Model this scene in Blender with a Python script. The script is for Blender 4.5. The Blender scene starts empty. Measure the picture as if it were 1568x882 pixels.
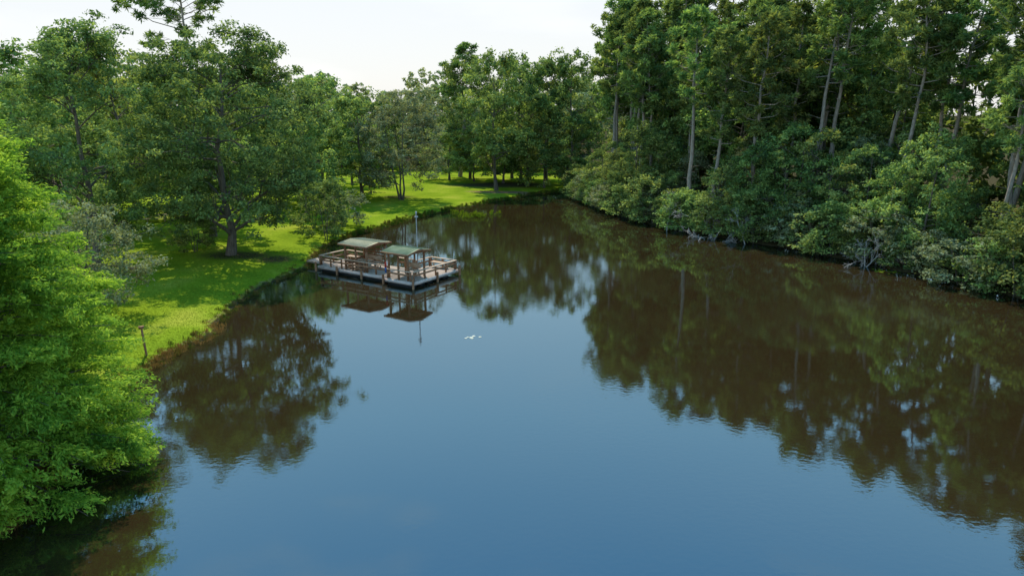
import bpy, math, time, numpy as np
from mathutils import Vector
scene=bpy.context.scene
scene.view_settings.view_transform='Standard'
scene.view_settings.look='None'
scene.view_settings.exposure=0

# ---------------------------------------------------------------- node helpers
def newmat(name):
    m=bpy.data.materials.new(name); m.use_nodes=True
    nt=m.node_tree; nt.nodes.clear()
    out=nt.nodes.new('ShaderNodeOutputMaterial')
    return m,nt,out
def N(nt,t,**kw):
    n=nt.nodes.new(t)
    for k,v in kw.items():
        if k in n.inputs.keys(): n.inputs[k].default_value=v
        else: setattr(n,k,v)
    return n
def L(nt,a,b): nt.links.new(a,b)
def ramp(nt,stops,interp='LINEAR'):
    r=nt.nodes.new('ShaderNodeValToRGB'); cr=r.color_ramp; cr.interpolation=interp
    cr.elements[0].position=stops[0][0]; cr.elements[0].color=(*stops[0][1],1)
    cr.elements[1].position=stops[-1][0]; cr.elements[1].color=(*stops[-1][1],1)
    for p,c in stops[1:-1]:
        e=cr.elements.new(p); e.color=(*c,1)
    return r

def foliage_mat(name,dark,mid,light,transl=0.38,objvar=0.25,tr_col=(1.6,1.5,0.7),hue=(0.465,0.515)):
    m,nt,out=newmat(name)
    at=N(nt,'ShaderNodeAttribute',attribute_name='tint')
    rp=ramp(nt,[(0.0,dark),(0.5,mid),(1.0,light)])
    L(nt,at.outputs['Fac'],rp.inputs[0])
    oi=N(nt,'ShaderNodeObjectInfo')
    mr=N(nt,'ShaderNodeMapRange'); mr.inputs['To Min'].default_value=1-objvar; mr.inputs['To Max'].default_value=1+objvar
    L(nt,oi.outputs['Random'],mr.inputs['Value'])
    mh=N(nt,'ShaderNodeMath',operation='MULTIPLY_ADD'); mh.inputs[1].default_value=7.31; mh.inputs[2].default_value=0.0
    fr=N(nt,'ShaderNodeMath',operation='FRACT')
    L(nt,oi.outputs['Random'],mh.inputs[0]); L(nt,mh.outputs[0],fr.inputs[0])
    mr2=N(nt,'ShaderNodeMapRange'); mr2.inputs['To Min'].default_value=hue[0]; mr2.inputs['To Max'].default_value=hue[1]
    L(nt,fr.outputs[0],mr2.inputs['Value'])
    hs=N(nt,'ShaderNodeHueSaturation')
    L(nt,mr2.outputs[0],hs.inputs['Hue']); L(nt,mr.outputs[0],hs.inputs['Value']); L(nt,rp.outputs[0],hs.inputs['Color'])
    pb=N(nt,'ShaderNodeBsdfDiffuse')
    L(nt,hs.outputs[0],pb.inputs['Color'])
    tr=N(nt,'ShaderNodeBsdfTranslucent')
    tc=N(nt,'ShaderNodeMix',data_type='RGBA',blend_type='MULTIPLY'); tc.inputs[0].default_value=1.0
    L(nt,hs.outputs[0],tc.inputs[6]); tc.inputs[7].default_value=(*tr_col,1)
    L(nt,tc.outputs[2],tr.inputs[0])
    mx=N(nt,'ShaderNodeMixShader'); mx.inputs[0].default_value=transl
    L(nt,pb.outputs[0],mx.inputs[1]); L(nt,tr.outputs[0],mx.inputs[2]); L(nt,mx.outputs[0],out.inputs[0])
    return m
def simple_mat(name,c1,c2,scale=5,rough=0.8,stretch=(1,1,1),bump=0.2,spec=0.3):
    m,nt,out=newmat(name)
    tc=N(nt,'ShaderNodeTexCoord'); mp=N(nt,'ShaderNodeMapping'); mp.inputs['Scale'].default_value=stretch
    L(nt,tc.outputs['Object'],mp.inputs[0])
    nz=N(nt,'ShaderNodeTexNoise'); nz.inputs['Scale'].default_value=scale; nz.inputs['Detail'].default_value=6
    L(nt,mp.outputs[0],nz.inputs['Vector'])
    rp=ramp(nt,[(0.3,c1),(0.7,c2)]); L(nt,nz.outputs['Fac'],rp.inputs[0])
    pb=N(nt,'ShaderNodeBsdfPrincipled'); pb.inputs['Roughness'].default_value=rough; pb.inputs['Specular IOR Level'].default_value=spec
    L(nt,rp.outputs[0],pb.inputs['Base Color'])
    bp=N(nt,'ShaderNodeBump'); bp.inputs['Strength'].default_value=bump; L(nt,nz.outputs['Fac'],bp.inputs['Height']); L(nt,bp.outputs[0],pb.inputs['Normal'])
    L(nt,pb.outputs[0],out.inputs[0]); return m

M_bark=simple_mat('bark',(0.07,0.055,0.04),(0.18,0.15,0.12),3,0.9,(3,3,0.6),0.5)
M_pinebark=simple_mat('pine_bark',(0.20,0.16,0.12),(0.38,0.32,0.26),3,0.9,(3,3,0.7),0.5)
M_dead=simple_mat('dead_wood',(0.26,0.24,0.21),(0.45,0.42,0.38),4,0.9)
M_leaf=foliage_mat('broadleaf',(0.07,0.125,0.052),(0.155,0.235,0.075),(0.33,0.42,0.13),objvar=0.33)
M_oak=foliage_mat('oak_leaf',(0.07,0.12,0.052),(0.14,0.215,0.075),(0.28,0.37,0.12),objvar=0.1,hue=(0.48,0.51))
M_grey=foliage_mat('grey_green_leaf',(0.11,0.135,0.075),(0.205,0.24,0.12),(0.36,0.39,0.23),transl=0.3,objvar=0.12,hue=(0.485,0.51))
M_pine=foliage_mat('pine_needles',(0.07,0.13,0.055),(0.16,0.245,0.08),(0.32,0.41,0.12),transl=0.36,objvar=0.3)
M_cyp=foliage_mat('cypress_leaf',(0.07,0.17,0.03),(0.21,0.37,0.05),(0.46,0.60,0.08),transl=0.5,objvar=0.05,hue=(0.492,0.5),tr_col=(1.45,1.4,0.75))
M_far_hazed=foliage_mat('distant_leaf_hazed',(0.15,0.20,0.11),(0.21,0.265,0.125),(0.30,0.355,0.16),transl=0.3)  # paler greens: aerial haze is put into the leaf colour
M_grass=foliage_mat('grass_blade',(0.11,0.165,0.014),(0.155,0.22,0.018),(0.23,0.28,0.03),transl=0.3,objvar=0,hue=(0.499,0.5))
M_reed=foliage_mat('shore_weed',(0.05,0.09,0.012),(0.12,0.095,0.025),(0.27,0.15,0.06),transl=0.25,objvar=0,hue=(0.499,0.5))

# ---------------------------------------------------------------- mesh builder (all quads)
class MB:
    def __init__(s): s.v=[];s.f=[];s.m=[];s.t=[];s.n=0
    def add(s,v,f,mat,tint=0.5):
        v=np.asarray(v,dtype=np.float32); f=np.asarray(f,dtype=np.int32)
        s.v.append(v); s.f.append(f+s.n); s.m.append(np.full(len(f),mat,np.int32))
        s.t.append(np.broadcast_to(np.asarray(tint,np.float32),(len(f),)).copy()); s.n+=len(v)
    def build(s,name,mats,smooth=False):
        v=np.concatenate(s.v);f=np.concatenate(s.f);m=np.concatenate(s.m);t=np.concatenate(s.t)
        me=bpy.data.meshes.new(name); me.vertices.add(len(v)); me.vertices.foreach_set('co',v.ravel())
        me.loops.add(4*len(f)); me.loops.foreach_set('vertex_index',f.ravel())
        me.polygons.add(len(f)); me.polygons.foreach_set('loop_start',np.arange(0,4*len(f),4,dtype=np.int32))
        me.polygons.foreach_set('material_index',m)
        me.update(calc_edges=True)
        for mm in mats: me.materials.append(mm)
        a=me.attributes.new('tint','FLOAT','FACE'); a.data.foreach_set('value',t)
        if smooth: me.polygons.foreach_set('use_smooth',np.ones(len(f),bool))
        return me
def nrm(a): return a/np.maximum(np.linalg.norm(a,axis=-1,keepdims=True),1e-6)
_fc={}
def tube(mb,pts,rad,sides=6,mat=0):
    pts=np.asarray(pts,float); rad=np.asarray(rad,float); k=len(pts)
    d=nrm(np.gradient(pts,axis=0))
    ref=np.array([[1.,0,0]]) if abs(d[0,2])>0.6 else np.array([[0,0,1.]])
    a=nrm(np.cross(d,ref)); b=np.cross(d,a)
    an=np.linspace(0,2*np.pi,sides,endpoint=False)
    v=pts[:,None,:]+rad[:,None,None]*(np.cos(an)[None,:,None]*a[:,None,:]+np.sin(an)[None,:,None]*b[:,None,:])
    if (k,sides) not in _fc:
        _fc[(k,sides)]=np.array([(i*sides+j,i*sides+(j+1)%sides,(i+1)*sides+(j+1)%sides,(i+1)*sides+j) for i in range(k-1) for j in range(sides)])
    mb.add(v.reshape(-1,3),_fc[(k,sides)],mat,0.5)
def leaves(mb,C,size,asp,nor,rng,mat=1,tint=0.5,tang=None):
    n=len(C); nor=nrm(nor)
    if tang is None: tang=rng.normal(size=(n,3))
    t=nrm(tang-nor*np.sum(tang*nor,1,keepdims=True)); b=np.cross(nor,t)
    s=(size*rng.uniform(0.6,1.3,n))[:,None]
    v=np.stack([C-t*s,C-b*s*asp+nor*s*0.12,C+t*s,C+b*s*asp+nor*s*0.12],1).reshape(-1,3)
    mb.add(v,np.arange(4*n).reshape(n,4),mat,tint)

def clusters(mb,cen,r,per,size,asp,rng,flat=0.8,upb=0.5,tvar=0.2,mat=1):
    r=np.asarray(r); k=len(cen); n=(per*r**2*rng.uniform(0.7,1.25,k)).astype(int)+4
    idx=np.repeat(np.arange(k),n); m=len(idx)
    d=nrm(rng.normal(size=(m,3))); d[:,2]=np.where(d[:,2]<-0.5,-d[:,2],d[:,2])
    rr=r[idx]*rng.uniform(0,1,m)**0.45*(1+0.12*rng.normal(size=m))
    st=1+rng.normal(size=(k,3))*0.18; st[:,2]*=flat
    P=cen[idx]+d*rr[:,None]*st[idx]
    nor=d*0.6+np.array([0,0,upb])+rng.normal(size=(m,3))*0.55
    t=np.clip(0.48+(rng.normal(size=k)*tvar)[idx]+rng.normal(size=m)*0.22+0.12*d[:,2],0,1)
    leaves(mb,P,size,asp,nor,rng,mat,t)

def broadleaf(seed,h,w,cb,nl=14,nsec=6,extra=60,leaf=0.17,per=90,tr=0.28,cr=(0.7,1.25),lean=0.3,mats=None,egg=0.0,name='tree',asp=0.5,trunks=1,lob=1.0,shift=(0,0)):
    rng=np.random.default_rng(seed); mb=MB()
    cz=h*(cb+1)/2; rz=h*(1-cb)/2; rx=w/2
    ld=nrm(rng.normal(size=(12,3))); la=rng.uniform(-0.34,0.24,12)*lob
    C0=np.array([shift[0],shift[1],cz])
    def env(d):
        d=nrm(np.atleast_2d(d)); e=1+np.sum(la*np.exp(6*(d@ld.T-1)),1)
        widen=1-egg*d[:,2]
        return C0+d*np.array([rx,rx,rz])*e[:,None]*np.stack([widen,widen,np.ones_like(widen)],1)
    cen=[];rad=[]
    for tk in range(trunks):
        k=8; zs=np.linspace(-0.3,h*0.86,k); off=np.cumsum(rng.normal(size=(k,2))*0.03*h*lean,axis=0); off-=off[0]
        off+=np.outer(np.linspace(0,1,k)**1.5,np.array(shift))
        if trunks>1:
            an=tk*2*np.pi/trunks+rng.uniform(0,1); off+=np.outer(np.linspace(0.02,0.22,k)*w*0.8,[math.cos(an),math.sin(an)])
        tp=np.column_stack([off,zs]); trr=tr*np.linspace(1,0.18,k)/(1 if trunks==1 else 1.5); trr[0]*=1.45
        tube(mb,tp,trr,8,0)
        for i in range(nl//trunks):
            f=rng.uniform(max(cb*0.9,0.06),0.78); z=f*h
            s=np.array([np.interp(z,zs,tp[:,0]),np.interp(z,zs,tp[:,1]),z])
            az=i*2.399+rng.uniform(-0.4,0.4); el=np.interp(f,[cb,0.5,0.8],[-0.85,0.1,1.15])+rng.uniform(-.25,.25)
            dv=np.array([math.cos(az)*math.cos(el),math.sin(az)*math.cos(el),math.sin(el)])
            e=env(dv)[0]; tip=s+(e-s)*rng.uniform(0.8,0.98)
            u=np.linspace(0,1,6)[:,None]; Lm=np.linalg.norm(tip-s)
            lp=s+(tip-s)*u+np.array([0,0,1])*np.sin(u*np.pi)*Lm*0.08+rng.normal(size=(6,3))*Lm*0.025*u
            r0=np.interp(z,zs,trr)*0.5
            tube(mb,lp,np.linspace(r0,0.02,6),5,0); cen.append(lp[-1]); rad.append(rng.uniform(*cr))
            for j in range(nsec):
                q=rng.uniform(0.3,0.98); a=np.array([np.interp(q,u[:,0],lp[:,c]) for c in range(3)])
                dd=nrm((tip-s)/Lm*0.7+rng.normal(size=3)*0.65+np.array([0,0,0.15])); ll=Lm*rng.uniform(0.2,0.45)
                b=a+dd*ll; m=(a+b)/2+np.array([0,0,0.06*ll])
                tube(mb,[a,m,b],[r0*0.4*(1.1-q)+0.02,r0*0.2*(1.1-q)+0.015,0.01],4,0)
                cen.append(b); rad.append(rng.uniform(*cr)*0.9)
                if rng.random()<0.4: cen.append(m); rad.append(rng.uniform(*cr)*0.6)
    d=nrm(rng.normal(size=(extra,3))); d[:,2]=np.where(d[:,2]<-0.85,-d[:,2],d[:,2])
    e=env(d); ex=C0+(e-C0)*(rng.uniform(0.55,1.0,extra)**0.6)[:,None]
    cen=np.concatenate([np.array(cen),ex]); rad=np.concatenate([np.array(rad),rng.uniform(*cr,extra)*0.85])
    cen[:,2]=np.maximum(cen[:,2],0.3)
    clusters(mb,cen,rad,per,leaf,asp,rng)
    return mb.build(name,mats)

def pine(seed,h,w,cb=0.42,nb=46,per=95,mats=None,name='pine',flat_top=False,leaf=0.3):
    rng=np.random.default_rng(seed); mb=MB()
    k=10; zs=np.linspace(-0.3,h,k); off=np.cumsum(rng.normal(size=(k,2))*0.008*h,axis=0); off-=off[0]
    tp=np.column_stack([off,zs]); trr=0.27*np.linspace(1,0.15,k)*(h/22); trr[0]*=1.3
    tube(mb,tp,trr,8,0); cen=[];rad=[]
    for i in range(nb):
        f=cb+(0.985-cb)*((i+0.5)/nb)**(0.9 if not flat_top else 0.6)
        z=f*h; u0=(f-cb)/(1-cb)
        prof=(0.5+0.6*math.sin(min(u0*1.9,1.57)))*(1-u0**2.6) if not flat_top else (0.5+0.5*u0)*(1.05-u0**8)
        Lb=w/2*max(prof,0.12)*rng.uniform(0.4,1.25)
        az=i*2.399+rng.uniform(-.6,.6); el=np.interp(u0,[0,0.5,1],[-0.05,0.35,0.95])+rng.uniform(-.2,.25)
        s=np.array([np.interp(z,zs,tp[:,0]),np.interp(z,zs,tp[:,1]),z])
        dv=np.array([math.cos(az)*math.cos(el),math.sin(az)*math.cos(el),math.sin(el)])
        tip=s+dv*Lb+np.array([0,0,0.12*Lb]); mid=s+dv*Lb*0.55-np.array([0,0,0.03*Lb])
        tube(mb,[s,mid,tip],[0.06*(1.2-u0),0.035*(1.2-u0)+0.01,0.012],4,0)
        cen.append(tip); rad.append(rng.uniform(0.38,0.7))
        for j in range(int(2+Lb*1.4)):
            q=rng.uniform(0.4,1.0); a=s+(tip-s)*q
            dd=nrm(dv+rng.normal(size=3)*np.array([0.8,0.8,0.55])+np.array([0,0,0.15])); b=a+dd*Lb*rng.uniform(0.15,0.4)
            tube(mb,[a,(a+b)/2,b],[0.02,0.015,0.008],3,0)
            cen.append(b); rad.append(rng.uniform(0.33,0.66))
    for i in range(int(nb*0.35)):
        z=h*rng.uniform(cb*0.35,cb*1.05); az=rng.uniform(0,6.28); l=rng.uniform(0.4,1.6)
        s=np.array([np.interp(z,zs,tp[:,0]),np.interp(z,zs,tp[:,1]),z]); e=s+np.array([math.cos(az),math.sin(az),rng.uniform(-.2,.3)])*l
        tube(mb,[s,(s+e)/2,e],[0.03,0.02,0.008],3,0)
    cen=np.array(cen);rad=np.array(rad); k=len(cen)
    n=(per*rad**2*rng.uniform(.8,1.3,k)).astype(int)+9; idx=np.repeat(np.arange(k),n); m=len(idx)
    d=nrm(rng.normal(size=(m,3))+np.array([0,0,0.35])); P=cen[idx]+d*(rad[idx]*rng.uniform(0.1,1,m)**0.6)[:,None]*np.array([1,1,0.8])
    nor=np.cross(d,rng.normal(size=(m,3)))+np.array([0,0,0.5])
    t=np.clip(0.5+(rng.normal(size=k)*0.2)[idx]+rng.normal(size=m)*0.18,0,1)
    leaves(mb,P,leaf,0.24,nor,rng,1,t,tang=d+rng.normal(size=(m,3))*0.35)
    return mb.build(name,mats)

def cypress(seed,h,w,name,mats):
    # feathery tiers: every branch carries flat sprays of short drooping branchlets
    rng=np.random.default_rng(seed); mb=MB()
    k=9; zs=np.linspace(-0.4,h,k); tp=np.column_stack([rng.normal(size=(k,2))*0.05,zs]); tr=0.38*np.linspace(1,0.06,k); tr[0]*=1.7
    tube(mb,tp,tr,10,0); nb=300
    cen=[];rad=[];ax=[];lt=[]
    for i in range(nb):
        f=0.01+0.97*(i/nb); z=f*h
        Lb=w/2*(1-f**1.9)**0.8*rng.uniform(0.82,1.04)+0.3
        az=i*2.399+rng.uniform(-.5,.5); el=np.interp(f,[0,1],[-0.08,0.6])+rng.uniform(-.1,.1)
        dv=np.array([math.cos(az)*math.cos(el),math.sin(az)*math.cos(el),math.sin(el)]); s=np.array([0,0,z])
        u=np.linspace(0,1,6)[:,None]; lp=s+dv*Lb*u+np.array([0,0,-1])*(u**2.2)*Lb*0.10
        tube(mb,lp,np.linspace(0.045,0.008,6)*(1.2-f),4,0)
        side=np.array([-math.sin(az),math.cos(az),0]); fan=nrm(lp[-1]-lp[-3]); bt=rng.normal()*0.15
        for j in range(int(6+Lb*4.0)):
            q=rng.uniform(0.3,1.02)**0.55; a=s+dv*Lb*q+np.array([0,0,-1])*(q**2.2)*Lb*0.10
            so_=rng.normal()*0.5*(1.35-q*0.7)
            a=a+side*so_+np.array([0,0,rng.normal()*0.12-0.12*abs(so_)])
            cen.append(a); rad.append(rng.uniform(0.24,0.44)); ax.append(nrm(fan*0.8+side*np.sign(so_)*rng.uniform(0.1,0.9)+np.array([0,0,rng.uniform(-0.35,0.25)]))); lt.append(bt+rng.normal()*0.1+0.35*(q-0.78))
    cen=np.array(cen);rad=np.array(rad);ax=np.array(ax);lt=np.array(lt); kk=len(cen)
    cen[:,2]=np.maximum(cen[:,2],0.25)
    n=(rad*180).astype(int); idx=np.repeat(np.arange(kk),n); m=len(idx)
    d=nrm(rng.normal(size=(m,3))); A=ax[idx]; R=rad[idx][:,None]*(rng.uniform(0,1,m)**0.5)[:,None]
    al=np.sum(d*A,1,keepdims=True)
    P=cen[idx]+(d*np.array([0.55,0.55,0.45])+A*al*1.15)*R
    nor=np.array([0,0,0.6])+d*0.6+rng.normal(size=(m,3))*0.55
    t=np.clip(0.46+lt[idx]+rng.normal(size=m)*0.13+0.1*d[:,2],0,1)
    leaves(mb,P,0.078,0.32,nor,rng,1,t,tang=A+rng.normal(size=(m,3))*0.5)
    return mb.build(name,mats)

def bare(seed,h,w,name):
    rng=np.random.default_rng(seed); mb=MB()
    def rec(s,d,l,r,dep):
        u=np.linspace(0,1,5)[:,None]; p=s+d*l*u+np.cumsum(rng.normal(size=(5,3))*l*0.05,axis=0)*u
        tube(mb,p,np.linspace(r,r*0.4,5),5 if dep<2 else 3,0)
        if dep<4:
            for i in range(rng.integers(3,5)):
                q=rng.uniform(0.3,1.0); a=np.array([np.interp(q,u[:,0],p[:,c]) for c in range(3)])
                rec(a,nrm(d+rng.normal(size=3)*0.6+np.array([0,0,0.05])),l*rng.uniform(0.4,0.7),max(r*(1-q*0.5)*0.5,0.018),dep+1)
    for i in range(4):
        rec(np.array([rng.normal()*0.3,rng.normal()*0.3,-0.2]),nrm(np.array([rng.normal()*0.9,rng.normal()*0.9,0.75])),h*0.45,0.09,0)
    return mb.build(name,[M_dead])

# ---------------------------------------------------------------- shoreline
shore=np.array([(-15.2,16.4),(-15.6,20.6),(-16.8,25),(-17.4,28.4),(-17.4,32),(-16.9,36.8),(-17.9,43.7),(-17.7,49.2),(-16.6,53.5),(-17.4,60),(-17.0,65),(-14.4,72.2),(-11.2,80.3),(-7.2,88.8),(-1,98),(4.7,106.5),(9.5,106.5),
 (10.2,95.6),(13.6,80.3),(18.3,71),(25.1,62),(28.6,56.7),(31.2,51.4),(34.2,43.4),(38,35),(42,24),(44,8),(40,-12),(25,-26),(0,-32),(-20,-22),(-20,0),(-16,10)],float)
NR0,NR1=16,27
def catmull(P,sub=4):
    n=len(P);o=[]
    for i in range(n):
        p0,p1,p2,p3=P[i-1],P[i],P[(i+1)%n],P[(i+2)%n]
        for t in np.arange(sub)/sub:
            o.append(0.5*((2*p1)+(-p0+p2)*t+(2*p0-5*p1+4*p2-p3)*t*t+(-p0+3*p1-3*p2+p3)*t**3))
    return np.array(o)
SH=catmull(shore)
rs=np.random.default_rng(5); SH=SH+rs.normal(size=SH.shape)*0.2
def sdf(x,y):
    x=np.asarray(x,np.float32);y=np.asarray(y,np.float32); sh=x.shape; x=x.ravel();y=y.ravel()
    best=np.full(len(x),1e18,np.float32); ins=np.zeros(len(x),bool)
    A=SH.astype(np.float32);B=np.roll(A,-1,axis=0)
    for a,b in zip(A,B):
        ab=b-a; px=x-a[0];py=y-a[1]; t=np.clip((px*ab[0]+py*ab[1])/float(ab@ab),0,1)
        best=np.minimum(best,(px-t*ab[0])**2+(py-t*ab[1])**2)
        if abs(ab[1])>1e-9:
            ins^=((a[1]>y)!=(b[1]>y))&(px<ab[0]*py/ab[1])
    d=np.sqrt(best); d[ins]*=-1
    return d.reshape(sh)
def hgt(x,y):
    d=sdf(x,y)
    o=0.38*(1-np.exp(-np.maximum(d,0)/0.7))+0.9*(1-np.exp(-np.maximum(d,0)/45))
    o=o+np.clip((x-9)/6,0,1)*4.0*(1-np.exp(-np.maximum(d-2,0)/35))
    o=o+np.minimum(np.maximum(d-1.5,0)/6,1)*0.07*(np.sin(x*0.35+1)*np.cos(y*0.27)+np.sin(x*0.13+y*0.17))
    return np.where(d>0,o,np.maximum(-1.3,d*0.8))

# ---------------------------------------------------------------- ground
def axis(fine0,fine1,step,out0,out1):
    f=np.arange(fine0,fine1+1e-6,step); r=[fine1];s=step
    while r[-1]<out1: s*=1.25; r.append(r[-1]+s)
    l=[fine0];s=step
    while l[-1]>out0: s*=1.25; l.append(l[-1]-s)
    return np.array(l[::-1][:-1]+list(f)+r[1:])
xs=axis(-40,46,0.33,-1500,1500); ys=axis(10,112,0.33,-1500,2500)
X,Y=np.meshgrid(xs,ys); Dd=sdf(X,Y); Z=hgt(X,Y)
v=np.stack([X,Y,Z],-1).reshape(-1,3).astype(np.float32); nx,ny=len(xs),len(ys)
i0=(np.arange(ny-1)[:,None]*nx+np.arange(nx-1)[None,:]).ravel()
f=np.stack([i0,i0+1,i0+1+nx,i0+nx],1)
gm=MB(); gm.add(v,f,0,0.5)
m,nt,out=newmat('lawn_ground')
tc=N(nt,'ShaderNodeTexCoord')
n1=N(nt,'ShaderNodeTexNoise'); n1.inputs['Scale'].default_value=0.22; n1.inputs['Detail'].default_value=5; L(nt,tc.outputs['Object'],n1.inputs['Vector'])
n2=N(nt,'ShaderNodeTexNoise'); n2.inputs['Scale'].default_value=4.5; n2.inputs['Detail'].default_value=6; n2.inputs['Roughness'].default_value=0.7; L(nt,tc.outputs['Object'],n2.inputs['Vector'])
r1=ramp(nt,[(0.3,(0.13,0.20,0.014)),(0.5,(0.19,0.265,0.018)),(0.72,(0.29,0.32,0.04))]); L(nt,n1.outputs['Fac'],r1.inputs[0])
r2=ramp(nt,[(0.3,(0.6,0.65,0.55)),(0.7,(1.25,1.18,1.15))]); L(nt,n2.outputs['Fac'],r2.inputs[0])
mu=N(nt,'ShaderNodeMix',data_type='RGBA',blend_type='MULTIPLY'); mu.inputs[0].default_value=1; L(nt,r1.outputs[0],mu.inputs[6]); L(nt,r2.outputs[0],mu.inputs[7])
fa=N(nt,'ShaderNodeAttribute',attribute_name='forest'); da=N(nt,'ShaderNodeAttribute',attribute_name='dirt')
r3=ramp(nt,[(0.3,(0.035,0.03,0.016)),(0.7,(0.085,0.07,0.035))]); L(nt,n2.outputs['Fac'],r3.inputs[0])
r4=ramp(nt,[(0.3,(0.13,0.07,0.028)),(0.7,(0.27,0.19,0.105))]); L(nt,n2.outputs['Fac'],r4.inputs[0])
def thr(att):
    ad=N(nt,'ShaderNodeMath',operation='ADD'); L(nt,att.outputs['Fac'],ad.inputs[0])
    sb=N(nt,'ShaderNodeMath',operation='SUBTRACT'); L(nt,n2.outputs['Fac'],sb.inputs[0]); sb.inputs[1].default_value=0.5
    L(nt,sb.outputs[0],ad.inputs[1]); mr=N(nt,'ShaderNodeMapRange'); mr.inputs['From Min'].default_value=0.35; mr.inputs['From Max'].default_value=0.65
    L(nt,ad.outputs[0],mr.inputs['Value']); return mr
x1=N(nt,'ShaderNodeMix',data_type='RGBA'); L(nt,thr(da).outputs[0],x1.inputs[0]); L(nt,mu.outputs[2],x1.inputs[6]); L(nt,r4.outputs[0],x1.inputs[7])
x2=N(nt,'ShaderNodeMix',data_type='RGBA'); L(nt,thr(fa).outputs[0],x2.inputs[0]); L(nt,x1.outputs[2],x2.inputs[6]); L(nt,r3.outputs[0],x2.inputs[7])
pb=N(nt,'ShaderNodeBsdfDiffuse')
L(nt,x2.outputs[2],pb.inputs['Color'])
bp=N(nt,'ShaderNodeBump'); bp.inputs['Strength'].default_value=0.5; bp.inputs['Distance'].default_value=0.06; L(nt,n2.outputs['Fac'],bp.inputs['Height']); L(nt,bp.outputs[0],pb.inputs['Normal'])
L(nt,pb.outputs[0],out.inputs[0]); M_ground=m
me=gm.build('ground',[M_ground],smooth=True)
xf,yf,df=X.ravel(),Y.ravel(),Dd.ravel()
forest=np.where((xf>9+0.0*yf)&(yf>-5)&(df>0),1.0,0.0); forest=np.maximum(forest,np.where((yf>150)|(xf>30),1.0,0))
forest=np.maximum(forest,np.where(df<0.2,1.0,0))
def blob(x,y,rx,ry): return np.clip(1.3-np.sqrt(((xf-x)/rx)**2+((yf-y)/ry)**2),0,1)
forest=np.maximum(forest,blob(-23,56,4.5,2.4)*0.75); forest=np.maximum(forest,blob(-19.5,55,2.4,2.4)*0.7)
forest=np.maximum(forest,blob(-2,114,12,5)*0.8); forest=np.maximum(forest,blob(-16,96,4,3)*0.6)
dirt=np.where((df>-0.3)&(df<0.5)&(xf<0)&(yf<60),0.5,0.0)
dirt=np.maximum(dirt,blob(-1,104.5,7,1.8)); dirt=np.maximum(dirt,blob(-75,120,35,7)); dirt=np.maximum(dirt,blob(-27,51,4,1.4)*0.35)
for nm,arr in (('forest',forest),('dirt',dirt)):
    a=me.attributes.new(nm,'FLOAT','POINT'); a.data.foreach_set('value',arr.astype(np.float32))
g=bpy.data.objects.new('ground',me); scene.collection.objects.link(g)

# ---------------------------------------------------------------- water
m,nt,out=newmat('pond_water')
tc=N(nt,'ShaderNodeTexCoord')
mp=N(nt,'ShaderNodeMapping'); mp.inputs['Scale'].default_value=(0.9,1.2,1); L(nt,tc.outputs['Object'],mp.inputs[0])
w1=N(nt,'ShaderNodeTexNoise'); w1.inputs['Scale'].default_value=4.2; w1.inputs['Detail'].default_value=3; L(nt,mp.outputs[0],w1.inputs['Vector'])
w2=N(nt,'ShaderNodeTexNoise'); w2.inputs['Scale'].default_value=0.055; w2.inputs['Detail'].default_value=3; L(nt,tc.outputs['Object'],w2.inputs['Vector'])
rr=ramp(nt,[(0.42,(0.25,)*3),(0.62,(1.0,)*3)]); L(nt,w2.outputs['Fac'],rr.inputs[0])
mm=N(nt,'ShaderNodeMath',operation='MULTIPLY'); L(nt,w1.outputs['Fac'],mm.inputs[0]); L(nt,rr.outputs[0],mm.inputs[1])
bp=N(nt,'ShaderNodeBump'); bp.inputs['Strength'].default_value=0.5; bp.inputs['Distance'].default_value=0.0065; L(nt,mm.outputs[0],bp.inputs['Height'])
df_=N(nt,'ShaderNodeBsdfDiffuse'); w3=ramp(nt,[(0.35,(0.023,0.0145,0.0055)),(0.7,(0.031,0.0195,0.008))]); L(nt,w2.outputs['Fac'],w3.inputs[0]); L(nt,w3.outputs[0],df_.inputs[0])
gl=N(nt,'ShaderNodeBsdfGlossy'); gl.inputs['Roughness'].default_value=0.03; gl.inputs['Color'].default_value=(0.60,0.88,1,1); L(nt,bp.outputs[0],gl.inputs['Normal'])
fr=N(nt,'ShaderNodeFresnel'); fr.inputs['IOR'].default_value=2.7; L(nt,bp.outputs[0],fr.inputs['Normal'])
mx=N(nt,'ShaderNodeMixShader'); L(nt,fr.outputs[0],mx.inputs[0]); L(nt,df_.outputs[0],mx.inputs[1]); L(nt,gl.outputs[0],mx.inputs[2]); L(nt,mx.outputs[0],out.inputs[0])
wm=bpy.data.meshes.new('pond_water'); wm.from_pydata([(-26,-36,0),(50,-36,0),(50,110,0),(-26,110,0)],[],[(0,1,2,3)]); wm.materials.append(m)
wo=bpy.data.objects.new('pond_water',wm); scene.collection.objects.link(wo)

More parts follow.
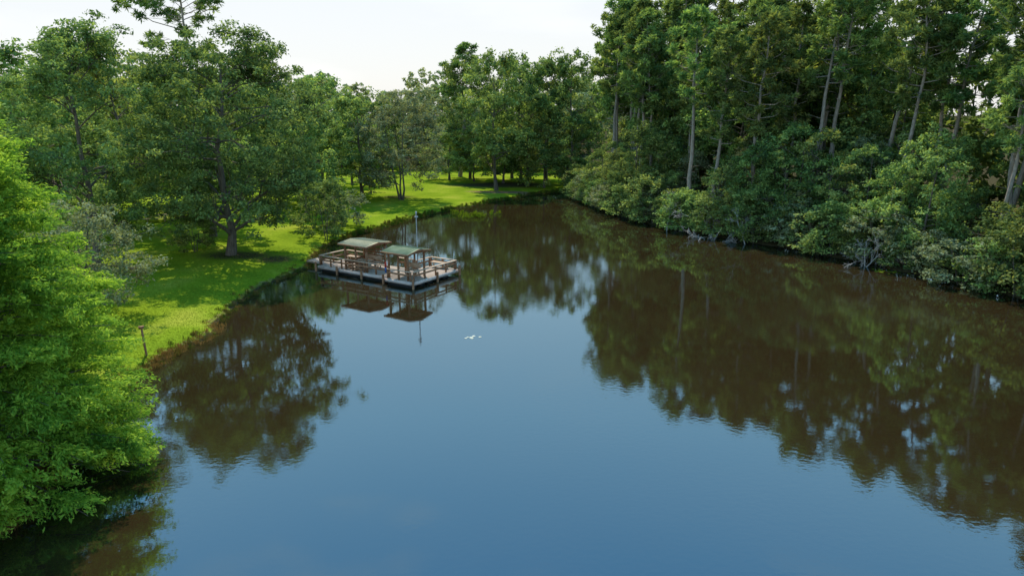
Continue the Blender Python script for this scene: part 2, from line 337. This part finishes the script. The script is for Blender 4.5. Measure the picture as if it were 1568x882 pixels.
# ---------------------------------------------------------------- trees
def place(mesh,name,x,y,sx=1,sz=1,rot=0,tilt=(0,0),parent=None,z=None):
    o=bpy.data.objects.new(name,mesh); scene.collection.objects.link(o)
    zz=float(hgt(np.array([x]),np.array([y]))[0]) if z is None else z
    o.location=(x,y,max(zz,-0.3)); o.scale=(sx,sx,sz); o.rotation_euler=(tilt[0],tilt[1],rot)
    if parent: o.parent=parent
    return o
LM=[M_bark,M_leaf]
B=[broadleaf(10+i,18,13,0.08,nl=18,nsec=6,extra=100,leaf=0.23,per=65,mats=LM,name='broadleaf_mesh',egg=0.08) for i in range(4)]
BL=[broadleaf(20+i,18,13,0.03,nl=12,nsec=4,extra=110,leaf=0.42,per=22,mats=LM,name='broadleaf_far_mesh',egg=0.1) for i in range(3)]
Mm=[broadleaf(30+i,12,8,0.0,nl=13,nsec=5,extra=80,leaf=0.18,per=72,cr=(0.55,1.0),tr=0.16,mats=[M_bark,M_leaf if i!=1 else M_grey],egg=0.15,name='understory_mesh') for i in range(4)]
S=[broadleaf(50+i,4.6,5.2,-0.25,nl=12,nsec=4,extra=60,leaf=0.13,per=105,cr=(0.35,0.7),tr=0.07,mats=[M_bark,M_leaf if i!=2 else M_grey],egg=0.15,trunks=3,name='shrub_mesh') for i in range(3)]
P=[pine(70+i,24,7.8,cb=[0.5,0.58,0.42,0.54][i],nb=[40,34,46,38][i],mats=[M_pinebark,M_pine],name='pine_mesh') for i in range(4)]
T1=broadleaf(101,18.0,12,0.06,nl=26,nsec=8,extra=190,leaf=0.13,per=160,cr=(0.5,1.0),mats=[M_bark,M_oak],name='oak_a',egg=0.16)
T2=broadleaf(107,18.2,15.5,0.02,nl=34,nsec=8,extra=300,leaf=0.14,per=155,cr=(0.6,1.1),tr=0.36,mats=[M_bark,M_oak],name='oak_b',egg=0.08,lob=0.7,shift=(1.0,0))
T3=broadleaf(103,16,12.5,0.03,nl=22,nsec=6,extra=120,leaf=0.17,per=100,cr=(0.55,1.05),mats=[M_bark,M_oak],name='oak_c')
R=broadleaf(104,13.5,13.0,0.02,nl=24,nsec=7,extra=240,leaf=0.14,per=120,cr=(0.5,0.95),mats=[M_bark,M_grey],name='round_mesh',tr=0.2,trunks=3,lob=0.5,egg=0.08)
W=broadleaf(105,7.0,8,-0.1,nl=18,nsec=6,extra=200,leaf=0.09,per=210,cr=(0.35,0.7),mats=[M_bark,M_grey],name='willow_mesh',tr=0.12,trunks=2)
CY=cypress(110,13.6,11.0,'cypress_mesh',[M_bark,M_cyp])
FP=pine(120,27,15,cb=0.66,nb=40,per=120,mats=[M_pinebark,M_pine],name='flat_pine_mesh',flat_top=True,leaf=0.3)
BR=[bare(130,6,6,'bare_mesh'),bare(131,6,6,'bare_mesh')]

place(CY,'bald_cypress_tree',-18.1,20.3,1.0,1.0,rot=0.4)
place(CY,'bald_cypress_tree',-18.0,15.6,0.66,0.52,rot=2.4)
place(CY,'bald_cypress_tree',-20.6,24.6,0.72,0.55,rot=4.0)
place(W,'willow_tree',-25.0,37.5,1.0,1.0,0.4)
place(S[2],'shrub',-23.6,32,0.8,0.8,0.6)
place(T1,'oak_tree',-31.5,50.4,1,1,0.3)
place(T2,'oak_tree',-23.6,56.2,1,1,0.0)
place(T3,'oak_tree',-28.6,64.5,1,1.05,2.2)
place(FP,'pine_tree',-36,80,1.0,1.0,0.7)
place(S[0],'shrub',-27.0,57.2,0.8,0.75,0.2)
place(S[1],'shrub',-17.9,65.2,1.05,1.25,0.9)
place(S[2],'shrub',-17.8,71.5,1.0,0.9,1.9)
place(S[0],'shrub',-20.5,70,0.9,0.9,1.5)
place(B[0],'oak_tree',-20.8,95.5,0.85,0.87,0.5)
place(R,'willow_oak_tree',-15.0,93,1,1.05,1.1)
place(B[1],'oak_tree',-2.4,107,0.98,1.12,2.5)
place(B[2],'oak_tree',2.5,112,0.85,1.12,4.1)
place(P[0],'pine_tree',-9.5,126,1.2,0.95,0.3)
place(B[3],'oak_tree',-7.5,123,0.8,1.15,0.9)
place(B[0],'oak_tree',6.0,121,0.9,1.25,1.9)
place(B[2],'oak_tree',10,116,0.9,1.2,1.0)
place(B[1],'oak_tree',0,125,0.9,1.15,1.3)
place(Mm[0],'understory_tree',5.2,110.5,1.0,0.9,2.0)
place(Mm[2],'understory_tree',9.5,109.0,1.1,0.95,3.0)
place(Mm[3],'understory_tree',-1.5,116,1.2,0.9,1.0)
place(Mm[0],'understory_tree',1.5,118,1.2,0.8,5.0)
place(Mm[2],'understory_tree',-6.5,119,1.1,0.8,2.0)
place(Mm[0],'understory_tree',-11,121,1.2,0.8,1.0)
place(B[1],'oak_tree',-45,62,0.9,0.95,3.3)
place(B[3],'oak_tree',-41,74,1,1.0,2.1)
place(B[2],'oak_tree',-49,80,1.1,1.1,5.1)
place(B[0],'oak_tree',-36,92,1.0,1.0,4.4)
place(B[2],'oak_tree',-28,102,1.0,0.95,1.4)
place(Mm[3],'understory_tree',-30,88,1.0,0.95,0.4)
place(Mm[0],'understory_tree',-37.5,64,1.0,0.85,3.4)
place(Mm[2],'understory_tree',-33.5,77,1.1,0.9,1.4)
place(Mm[0],'understory_tree',-24.5,81,1.0,0.95,5.4)
place(T3,'oak_tree',-25.5,88,0.9,0.85,4.2)
place(Mm[1],'understory_tree',-26,112,1.1,1.0,0.4)
# right-hand forest
fr_rng=np.random.default_rng(77)
bank=shore[NR0:NR1]; seg=np.linalg.norm(np.diff(bank,axis=0),axis=1); cs=np.concatenate([[0],np.cumsum(seg)]); tot=cs[-1]
def bankpt(s,d):
    x=np.interp(s,cs,bank[:,0]);y=np.interp(s,cs,bank[:,1])
    x2=np.interp(min(s+2,tot),cs,bank[:,0]);y2=np.interp(min(s+2,tot),cs,bank[:,1])
    x1=np.interp(max(s-2,0),cs,bank[:,0]);y1=np.interp(max(s-2,0),cs,bank[:,1])
    t=np.array([x2-x1,y2-y1]); t/=np.linalg.norm(t); n=np.array([-t[1],t[0]])
    return x+n[0]*d,y+n[1]*d
bgf=bpy.data.objects.new('background_forest',None); scene.collection.objects.link(bgf)
rows=[(0.3,2.0,'s'),(1.6,2.6,'sm'),(3.6,3.2,'mmp'),(6.5,3.6,'ppm'),(10.0,4.2,'bpp'),(14,4.6,'pb'),(19,5.5,'l'),(27,7,'lp')]
for d0,sp,kind in rows:
    s=fr_rng.uniform(0,sp)
    while s<tot:
        d=d0+fr_rng.normal()*0.12*(sp+d0*0.4); x,y=bankpt(s,max(d,0.0)); s+=sp*fr_rng.uniform(0.65,1.35)
        if sdf(np.array([x]),np.array([y]))[0]<-0.35: continue
        if y<12 and d0>12: continue
        k=kind[fr_rng.integers(len(kind))]; rot=fr_rng.uniform(0,6.28); par=bgf if d0>16 else None
        far=np.interp(y,[35,60,100],[0.72,0.86,1.02]) if d0<12 else np.interp(y,[35,60,100],[0.88,0.94,1.02])
        if k=='s': q=fr_rng.uniform(0.65,1.2); place(S[[0,1,0,1,2][fr_rng.integers(5)]],'shrub',x,y,q,q*fr_rng.uniform(0.7,1.1),rot,parent=par)
        elif k=='m': q=fr_rng.uniform(0.45,0.92); place(Mm[[0,2,3,0,2,3,1][fr_rng.integers(7)]],'understory_tree',x,y,q*1.0,q*fr_rng.uniform(0.85,1.2),rot,parent=par)
        elif k=='p': q=fr_rng.uniform(0.85,1.12)*far; place(P[fr_rng.integers(4)],'pine_tree',x,y,q,q,rot,tilt=tuple(fr_rng.normal(size=2)*0.04),parent=par)
        elif k=='b': q=fr_rng.uniform(0.8,1.1); place(B[fr_rng.integers(4)],'broadleaf_tree',x,y,q*0.85,q*fr_rng.uniform(0.85,1.05)*far,rot,parent=par)
        else: q=fr_rng.uniform(0.9,1.2); place(BL[fr_rng.integers(3)],'broadleaf_tree',x,y,q*0.85,q*fr_rng.uniform(0.85,1.0)*far,rot,parent=par)
place(P[2],'pine_tree',14.5,99,1.05,1.13,1)
place(BR[0],'dead_tree',20.2,67.9,1.1,0.85,0.6,tilt=(0.6,-0.45))
place(BR[1],'dead_tree',16.4,71.4,1.0,0.85,2.6,tilt=(0.4,-0.6))
place(BR[1],'dead_tree',22.3,63.9,0.9,0.75,4.6,tilt=(0.5,-0.6))
place(BR[0],'dead_tree',28.6,54.4,0.7,0.7,3.6,tilt=(0.3,-0.5))
# distant masses
dist=bpy.data.objects.new('distant_treeline',None); scene.collection.objects.link(dist)
DB=[]
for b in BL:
    c=b.copy(); c.materials[1]=M_far_hazed; DB.append(c)
r=np.random.default_rng(9)
for yy,x0,x1,sp,sq in ((105,-125,-52,7,1),(122,-140,-48,8,1),(143,-150,14,5,0.5),(152,-170,20,6.5,0.95),(172,-190,50,9,1.05),(215,-240,130,12,1.2)):
    x=x0
    while x<x1:
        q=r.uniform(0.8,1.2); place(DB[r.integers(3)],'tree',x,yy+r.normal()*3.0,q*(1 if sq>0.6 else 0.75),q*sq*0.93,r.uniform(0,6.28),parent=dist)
        x+=sp*r.uniform(0.6,1.3)

# ---------------------------------------------------------------- grass and shore weeds
r=np.random.default_rng(12); mb=MB(); n=150000
x=r.uniform(-42,-13,n); y=r.uniform(18,60,n); keep=r.random(n)<np.clip(1.25-(y-20)/45,0.15,1); x,y=x[keep],y[keep]; d=sdf(x,y); k=d>0.25; x,y,d=x[k],y[k],d[k]
z=hgt(x,y); nn=len(x); nor=r.normal(size=(nn,3)); nor[:,2]*=0.25; tg=r.normal(size=(nn,3))*0.45+np.array([0,0,1])
tt=np.clip(0.5+0.18*np.sin(x*0.9)*np.cos(y*0.7)+r.normal(size=nn)*0.16,0,1)
leaves(mb,np.stack([x,y,z+0.02],1),0.045,0.22,nor,r,0,tt,tang=tg)
o=bpy.data.objects.new('grass',mb.build('grass',[M_grass])); scene.collection.objects.link(o)
mb=MB(); left=SH[:17*4]
def weeds(mb,pts,nt_,hmin,hmax,tb,spread=0.35):
    c=pts[r.integers(len(pts)-1,size=nt_)]+r.normal(size=(nt_,2))*spread
    q=sdf(c[:,0],c[:,1]); ok=(q>-0.35)&(q<0.8); c=c[ok];q=q[ok]; k=len(c); n=22
    hh=r.uniform(hmin,hmax,k); idx=np.repeat(np.arange(k),n); m=len(idx)
    base=np.column_stack([c[idx]+r.normal(size=(m,2))*0.09,np.maximum(q[idx]*0.3,0)+hh[idx]*0.5])
    tg=np.array([0,0,1.])+r.normal(size=(m,3))*0.35; nor=r.normal(size=(m,3)); nor[:,2]*=0.2
    H=hh[idx]; nor=nrm(nor); t=nrm(tg-nor*np.sum(tg*nor,1,keepdims=True)); b=np.cross(nor,t); s=(H*0.55*r.uniform(.6,1.3,m))[:,None]
    v=np.stack([base-t*s,base-b*s*0.09,base+t*s,base+b*s*0.09],1).reshape(-1,3)
    mb.add(v,np.arange(4*m).reshape(m,4),0,np.clip(tb+(r.normal(size=k)*0.25)[idx]+r.normal(size=m)*0.12,0,1))
dense=np.concatenate([left[:-1]+(left[1:]-left[:-1])*t for t in (0,0.17,0.33,0.5,0.67,0.83)])
weeds(mb,dense,1500,0.06,0.26,0.35); weeds(mb,dense[dense[:,1]>66],700,0.15,0.5,0.1)
nr=dense[(dense[:,1]<38)]; weeds(mb,nr,600,0.1,0.3,0.85)
o=bpy.data.objects.new('shore_weeds',mb.build('shore_weeds',[M_reed])); scene.collection.objects.link(o)
mb=MB()
for cx,cy,k_ in ((-4.1,82,40),(-5.4,81,12),(-6.8,84,12),(-2.4,84,8)):
    for i in range(k_):
        c=np.array([cx,cy])+r.normal(size=2)*np.array([0.45,0.6]); n=14; hh=r.uniform(0.25,0.65)
        leaves(mb,np.column_stack([c+r.normal(size=(n,2))*0.06,np.full(n,hh*0.5)]),hh*0.5,0.16,r.normal(size=(n,3))*np.array([1,1,.3]),r,0,np.clip(0.6+r.normal(size=n)*0.12,0,1),tang=np.array([0,0,1.])+r.normal(size=(n,3))*0.35)
o=bpy.data.objects.new('water_plants',mb.build('water_plants',[M_grass])); scene.collection.objects.link(o)
def pads(name,cx,cy,n,sp,rad,col):
    mb=MB(); 
    for i in range(n):
        c=np.array([cx,cy])+r.normal(size=2)*sp; R_=rad*r.uniform(0.6,1.2); an=np.linspace(0.2,6.1,9); 
        vv=[(c[0],c[1],0.006+i*0.0006)]+[(c[0]+R_*math.cos(a),c[1]+R_*math.sin(a),0.006+i*0.0006) for a in an]
        mb.add(vv,[(0,1+j,2+j,3+j) for j in range(0,7,2)],0,r.random())
    o=bpy.data.objects.new(name,mb.build(name,[col])); scene.collection.objects.link(o)
M_pale=simple_mat('pale_pad',(0.35,0.36,0.25),(0.6,0.6,0.5),6)
pads('floating_leaves',-2.3,36.0,8,(0.2,0.09),0.10,M_pale)
pads('lily_pads',29.6,52.2,26,(0.8,0.5),0.13,M_grass)

# ---------------------------------------------------------------- built objects
def boxes(mb,lst,mat=0):
    for (a,b) in lst:
        (x0,y0,z0),(x1,y1,z1)=a,b
        v=[(x0,y0,z0),(x1,y0,z0),(x1,y1,z0),(x0,y1,z0),(x0,y0,z1),(x1,y0,z1),(x1,y1,z1),(x0,y1,z1)]
        mb.add(v,[(0,3,2,1),(4,5,6,7),(0,1,5,4),(1,2,6,5),(2,3,7,6),(3,0,4,7)],mat,r.random())
M_deck=simple_mat('weathered_decking',(0.30,0.23,0.175),(0.50,0.40,0.32),2.5,0.85,(0.8,6,6))
M_fascia=simple_mat('pale_fascia',(0.48,0.37,0.31),(0.70,0.57,0.49),2.5,0.9,(0.8,2,2),0.1,0.1)
M_wood=simple_mat('brown_timber',(0.20,0.09,0.042),(0.38,0.20,0.105),3,0.75,(1,1,1))
M_lightwood=simple_mat('pale_timber',(0.42,0.28,0.18),(0.60,0.44,0.31),3,0.8)
M_dark=simple_mat('dark_float',(0.012,0.012,0.013),(0.03,0.03,0.03),3,0.6)
M_green=simple_mat('green_metal_roof',(0.16,0.205,0.12),(0.25,0.29,0.185),1.5,0.9,(1,1,1),0.05,0.05)
M_tan=simple_mat('tan_metal_roof',(0.34,0.315,0.195),(0.46,0.42,0.28),1.5,0.9,(1,1,1),0.05,0.05)
M_metal=simple_mat('grey_metal',(0.28,0.29,0.30),(0.42,0.43,0.44),5,0.4)
M_red=simple_mat('red_plastic',(0.35,0.03,0.02),(0.5,0.05,0.03),5,0.5)
M_blue=simple_mat('blue_plastic',(0.03,0.08,0.25),(0.04,0.12,0.35),5,0.5)
dock=bpy.data.objects.new('wooden_dock',None); scene.collection.objects.link(dock)
dock.location=(-7.0,46.8,0); dock.rotation_euler=(0,0,-math.radians(32.7))
def child(name,mb,mats,parent=dock):
    o=bpy.data.objects.new(name,mb.build(name,mats)); scene.collection.objects.link(o); o.parent=parent; return o
ZD=0.46
def deck(x0,x1,y0,y1):
    l=[];x=x0
    while x<x1-0.05: l.append(((x,y0,ZD-0.04),(min(x+0.135,x1),y1,ZD+r.uniform(0,0.008)))); x+=0.15
    return l
mb=MB(); boxes(mb,deck(-2.6,0,0,5.2)+deck(-10.0,-2.62,0.35,3.3)); child('deck_boards',mb,[M_deck])
mb=MB()
boxes(mb,[((-2.64,-0.05,0.22),(0.04,-0.003,0.44)),((0.003,-0.003,0.22),(0.05,5.2,0.44)),((-2.64,5.203,0.22),(0.04,5.25,0.44)),((-2.66,0,0.22),(-2.61,0.34,0.44)),((-10.0,0.30,0.22),(-2.67,0.345,0.44)),((-10.05,0.3,0.22),(-10.003,3.35,0.44)),((-10.0,3.303,0.22),(-2.67,3.35,0.44))])
child('deck_fascia',mb,[M_fascia])
mb=MB(); 
for (x0,x1,y0,y1) in ((-2.5,-0.15,0.12,5.05),(-9.8,-2.9,0.5,3.1)):
    yy=y0
    while yy<y1-0.5:
        boxes(mb,[((x0,yy,-0.15),(x1,yy+0.45,0.2))]); yy+=0.9
child('floats',mb,[M_dark])
mb=MB()
pil=[(-2.72,-0.12),(0.14,-0.14),(0.14,2.6),(0.14,5.3),(-2.75,5.3),(-5.2,0.18),(-7.8,0.18),(-10.15,0.2),(-10.15,3.45),(-7,3.45),(-4.5,3.45)]
for (x,y) in pil: tube(mb,[(x,y,-0.9),(x,y,0.3),(x,y,0.62+0.12*((x*7)%1))],[0.085,0.085,0.08],8,0); 
child('pilings',mb,[M_wood])
def rail(lst,p0,p1,h=0.95,n=None,rails=(0.45,0.72)):
    p0=np.array(p0,float);p1=np.array(p1,float);l=np.linalg.norm(p1-p0); n=n or max(1,round(l/1.3))
    al=abs(p1[0]-p0[0])>abs(p1[1]-p0[1])
    for i in range(n+1):
        p=p0+(p1-p0)*i/n; lst.append(((p[0]-0.045,p[1]-0.045,ZD+0.01),(p[0]+0.045,p[1]+0.045,ZD+h-0.03)))
    a=np.minimum(p0,p1);b=np.maximum(p0,p1)
    for z in rails:
        if al: lst.append(((a[0],a[1]-0.07,ZD+z),(b[0],a[1]-0.048,ZD+z+0.13)))
        else: lst.append(((a[0]+0.048,a[1],ZD+z),(a[0]+0.07,b[1],ZD+z+0.13)))
    if al: cap=((a[0]-0.05,a[1]-0.09,ZD+h-0.028),(b[0]+0.05,a[1]+0.09,ZD+h+0.012))
    else: cap=((a[0]-0.09,a[1]-0.05,ZD+h-0.026),(a[0]+0.09,b[1]+0.05,ZD+h+0.014))
    return cap
lst=[];caps=[]
for a,b,h in (((-9.9,0.45),(-2.75,0.45),0.8),((-9.9,0.6),(-9.9,3.1),0.8),((-0.08,0.2),(-0.08,5.1),0.7),((-2.5,5.1),(-0.2,5.1),0.7),((-2.45,0.08),(-0.25,0.08),0.7),((-9.7,3.2),(-7.6,3.2),0.8),((-4.2,3.2),(-2.7,3.2),0.8),((-2.5,3.4),(-2.5,4.9),0.7)):
    caps.append(rail(lst,a,b,h,rails=(0.38,) if h<0.75 else (0.40,)))
mb=MB(); boxes(mb,lst); child('railings',mb,[M_wood]); mb=MB(); boxes(mb,caps); child('railing_caps',mb,[M_lightwood])
def hut(pref,x0,x1,y0,y1,zr,rise,mat,wall=True):
    mb=MB(); l=[]
    for x in (x0,x1):
        for y in (y0,y1): l.append(((x-0.06,y-0.06,ZD+0.01),(x+0.06,y+0.06,zr)))
    xm=(x0+x1)/2; l+= [((xm-0.05,y0-0.05,ZD+0.01),(xm+0.05,y0+0.05,zr)),((xm-0.05,y1-0.05,ZD+0.01),(xm+0.05,y1+0.05,zr))]
    l+=[((x0-0.3,y0-0.085,zr+0.002),(x1+0.3,y0+0.06,zr+0.15)),((x0-0.3,y1-0.06,zr+0.002),(x1+0.3,y1+0.085,zr+0.15))]
    l+=[((x0-0.05,y0+0.063,zr+0.004),(x0+0.05,y1-0.063,zr+0.14)),((x1-0.05,y0+0.063,zr+0.004),(x1+0.05,y1-0.063,zr+0.14))]
    if wall:
        for z in (0.12,0.36,0.60): l.append(((x0+0.065,y0-0.02,ZD+z),(x1-0.065,y0+0.02,ZD+z+0.14)))
        for z in (0.12,0.36,0.60): l.append(((x0-0.02,y0+0.065,ZD+z),(x0+0.02,y1-0.065,ZD+z+0.14)))
        for z in (0.12,0.36,0.60,0.84,1.08,1.32): l.append(((x0+0.065,y1-0.02,ZD+z),(x1-0.065,y1+0.02,ZD+z+0.14)))
    boxes(mb,l); child(pref+'_frame',mb,[M_wood])
    mb=MB(); X0,X1,Y0,Y1=x0-0.35,x1+0.35,y0-0.35,y1+0.35; zb=zr+0.16; ym=(Y0+Y1)/2; n=int((X1-X0)/0.22)
    xs_=np.linspace(X0,X1,n+1)
    for i in range(n):
        a,b=xs_[i],xs_[i+1]
        for (ya,yb,za,zc) in ((Y0,ym,zb,zb+rise),(ym,Y1,zb+rise,zb)):
            mb.add([(a,ya,za),(b,ya,za),(b,yb,zc),(a,yb,zc),(a,ya,za-0.03),(b,ya,za-0.03),(b,yb,zc-0.03),(a,yb,zc-0.03)],[(0,1,2,3),(4,7,6,5),(0,4,5,1),(2,6,7,3)],0,r.random())
            mb.add([(a-0.012,ya,za+0.003),(a+0.012,ya,za+0.003),(a+0.012,yb,zc+0.003),(a-0.012,yb,zc+0.003),(a-0.012,ya,za+0.035),(a+0.012,ya,za+0.035),(a+0.012,yb,zc+0.035),(a-0.012,yb,zc+0.035)],[(4,5,6,7),(0,4,7,3),(1,2,6,5),(0,1,5,4)],0,0.5)
    child(pref+'_roof',mb,[mat])
    mb=MB(); boxes(mb,[((X0-0.03,Y0-0.035,zb-0.13),(X1+0.03,Y0-0.005,zb-0.002)),((X0-0.03,Y1+0.005,zb-0.13),(X1+0.03,Y1+0.035,zb-0.002))])
    for xx in (X0-0.03,X1+0.005):
        for (ya,yb,za,zc) in ((Y0,ym,zb,zb+rise),(ym,Y1,zb+rise,zb)):
            v=[(xx,ya,za-0.13),(xx+0.025,ya,za-0.13),(xx+0.025,yb,zc-0.13),(xx,yb,zc-0.13),(xx,ya,za),(xx+0.025,ya,za),(xx+0.025,yb,zc),(xx,yb,zc)]
            mb.add(v,[(0,3,2,1),(4,5,6,7),(0,1,5,4),(1,2,6,5),(2,3,7,6),(3,0,4,7)],0,0.5)
    child(pref+'_trim',mb,[M_wood])
hut('green_shelter',-2.4,-0.6,0.2,2.0,2.28,0.22,M_green,wall=False)
hut('tan_shelter',-7.1,-4.9,0.5,2.5,2.34,0.16,M_tan,wall=True)
def bench(l,x0,x1,y0,y1,back=None):
    l.append(((x0,y0,ZD+0.42),(x1,y1,ZD+0.47)))
    for x in (x0+0.05,x1-0.12):
        for y in (y0+0.03,y1-0.1): l.append(((x,y,ZD+0.01),(x+0.07,y+0.07,ZD+0.418)))
    if back=='y1': l.append(((x0,y1+0.003,ZD+0.55),(x1,y1+0.04,ZD+0.9)))
mb=MB(); l=[]; bench(l,-2.0,-0.9,1.5,1.9,'y1'); bench(l,-6.9,-5.2,2.0,2.4,'y1'); bench(l,-2.1,-0.6,4.5,4.9,None); bench(l,-9.2,-7.8,2.6,3.0,None)
l+= [((-6.5,1.0,ZD+0.7),(-5.3,1.6,ZD+0.75)),((-6.4,1.1,ZD+0.01),(-6.3,1.5,ZD+0.698)),((-5.5,1.1,ZD+0.01),(-5.4,1.5,ZD+0.698))]
boxes(mb,l); child('benches_and_table',mb,[M_lightwood])
mb=MB(); boxes(mb,[((-2.62,0.0,1.25),(-2.52,0.1,1.55)),((-2.61,-0.01,1.56),(-2.53,0.11,1.6))],0); boxes(mb,[((-2.62,0.0,0.85),(-2.52,0.1,1.24))],1); child('life_vest',mb,[M_red,M_blue])
mb=MB(); l=[]; x=-12.3
while x<-10.15: l.append(((x,1.2,ZD-0.04),(x+0.135,2.3,ZD))); x+=0.15
l+=[((-12.3,1.16,0.30),(-10.1,1.197,0.44)),((-12.3,2.303,0.30),(-10.1,2.34,0.44))]
boxes(mb,l); child('gangway',mb,[M_deck])
mb=MB(); tube(mb,[(0,0,-1),(0,0,1.5),(0,0,3.4),(0,0,4.9)],[0.045,0.045,0.04,0.035],8,0); boxes(mb,[((-0.05,-0.05,4.87),(0.05,0.05,5.1)),((-0.12,-0.06,4.66),(0.12,0.06,4.76))],0)
o=bpy.data.objects.new('light_pole',mb.build('light_pole',[M_metal])); scene.collection.objects.link(o); o.location=(-7.0,49.6,0)
mb=MB(); tube(mb,[(0,0,-0.3),(0,0,0.6),(0.02,0,1.42)],[0.055,0.055,0.05],8,0); boxes(mb,[((-0.09,-0.07,1.40),(0.12,0.07,1.49)),((-0.11,-0.09,1.493),(0.14,0.09,1.515))],0)
o=bpy.data.objects.new('wooden_post',mb.build('wooden_post',[M_wood])); scene.collection.objects.link(o); o.location=(-18.3,32.3,0.3); o.rotation_euler=(0,-0.06,0.3)
mb=MB(); l=[((-1.2,-0.4,0.72),(1.2,0.4,0.78)),((-1.2,-0.85,0.43),(1.2,-0.55,0.48)),((-1.2,0.55,0.43),(1.2,0.85,0.48))]
for x in (-0.85,0.8): l+=[((x,-0.8,0.34),(x+0.06,0.8,0.425)),((x,-0.38,0),(x+0.06,-0.28,0.335)),((x,0.28,0),(x+0.06,0.38,0.335)),((x+0.065,-0.25,0.3),(x+0.11,0.25,0.715))]
boxes(mb,l); o=bpy.data.objects.new('picnic_table',mb.build('picnic_table',[M_lightwood])); scene.collection.objects.link(o)
o.location=(-38,72.5,float(hgt(np.array([-38.]),np.array([72.5]))[0])); o.rotation_euler=(0,0,0.3)

# ---------------------------------------------------------------- light
SUN_EL=math.radians(57); SUN_AZ=math.radians(-18)   # azimuth from +Y towards +X
w=bpy.data.worlds.new('World'); scene.world=w; w.use_nodes=True; nt=w.node_tree; nt.nodes.clear()
out=nt.nodes.new('ShaderNodeOutputWorld'); bg=nt.nodes.new('ShaderNodeBackground'); bg.inputs['Strength'].default_value=0.15
sk=nt.nodes.new('ShaderNodeTexSky'); sk.sky_type='NISHITA'; sk.sun_disc=False; sk.sun_elevation=SUN_EL; sk.sun_rotation=SUN_AZ%(2*math.pi); sk.dust_density=1.0; sk.air_density=1.2; sk.ozone_density=2.0
tc=N(nt,'ShaderNodeTexCoord'); sp=N(nt,'ShaderNodeSeparateXYZ'); L(nt,tc.outputs['Generated'],sp.inputs[0])
# summer haze: white towards the horizon, deeper blue higher up (values x12)
hz=ramp(nt,[(0.0,(0.53,0.53,0.53)),(0.14,(0.52,0.53,0.54)),(0.26,(0.56,0.67,0.77)),(0.42,(0.33,0.60,0.82)),(0.60,(0.07,0.40,0.74)),(1.0,(0.10,0.30,0.60))]); L(nt,sp.outputs['Z'],hz.inputs[0])
sc=N(nt,'ShaderNodeVectorMath',operation='SCALE'); sc.inputs['Scale'].default_value=12; L(nt,hz.outputs[0],sc.inputs[0])
mixh=N(nt,'ShaderNodeMix',data_type='RGBA'); mixh.inputs[0].default_value=0.85; L(nt,sk.outputs[0],mixh.inputs[6]); L(nt,sc.outputs[0],mixh.inputs[7])
mp=N(nt,'ShaderNodeMapping'); mp.inputs['Scale'].default_value=(1.4,1.4,5); L(nt,tc.outputs['Generated'],mp.inputs[0])
cn=N(nt,'ShaderNodeTexNoise'); cn.inputs['Scale'].default_value=2.2; cn.inputs['Detail'].default_value=5; L(nt,mp.outputs[0],cn.inputs['Vector'])
cr=ramp(nt,[(0.56,(0,)*3),(0.8,(0.4,)*3)]); L(nt,cn.outputs['Fac'],cr.inputs[0])
mixc=N(nt,'ShaderNodeMix',data_type='RGBA'); L(nt,cr.outputs[0],mixc.inputs[0]); L(nt,mixh.outputs[2],mixc.inputs[6]); mixc.inputs[7].default_value=(8,8,8,1)
L(nt,mixc.outputs[2],bg.inputs[0]); L(nt,bg.outputs[0],out.inputs[0])
sl=bpy.data.lights.new('sun','SUN'); sl.energy=5.0; sl.angle=math.radians(0.5); sl.color=(1,0.94,0.82)
so=bpy.data.objects.new('sun',sl); scene.collection.objects.link(so)
dv=Vector((math.sin(SUN_AZ)*math.cos(SUN_EL),math.cos(SUN_AZ)*math.cos(SUN_EL),math.sin(SUN_EL)))
so.rotation_euler=dv.to_track_quat('Z','Y').to_euler(); so.location=dv*100
# ---------------------------------------------------------------- camera
cam=bpy.data.cameras.new('camera'); cam.lens=24; cam.sensor_width=36; cam.clip_end=6000
co=bpy.data.objects.new('camera',cam); scene.collection.objects.link(co); co.location=(0,0,12); co.rotation_euler=(math.radians(90-14.3),0,0)
scene.camera=co
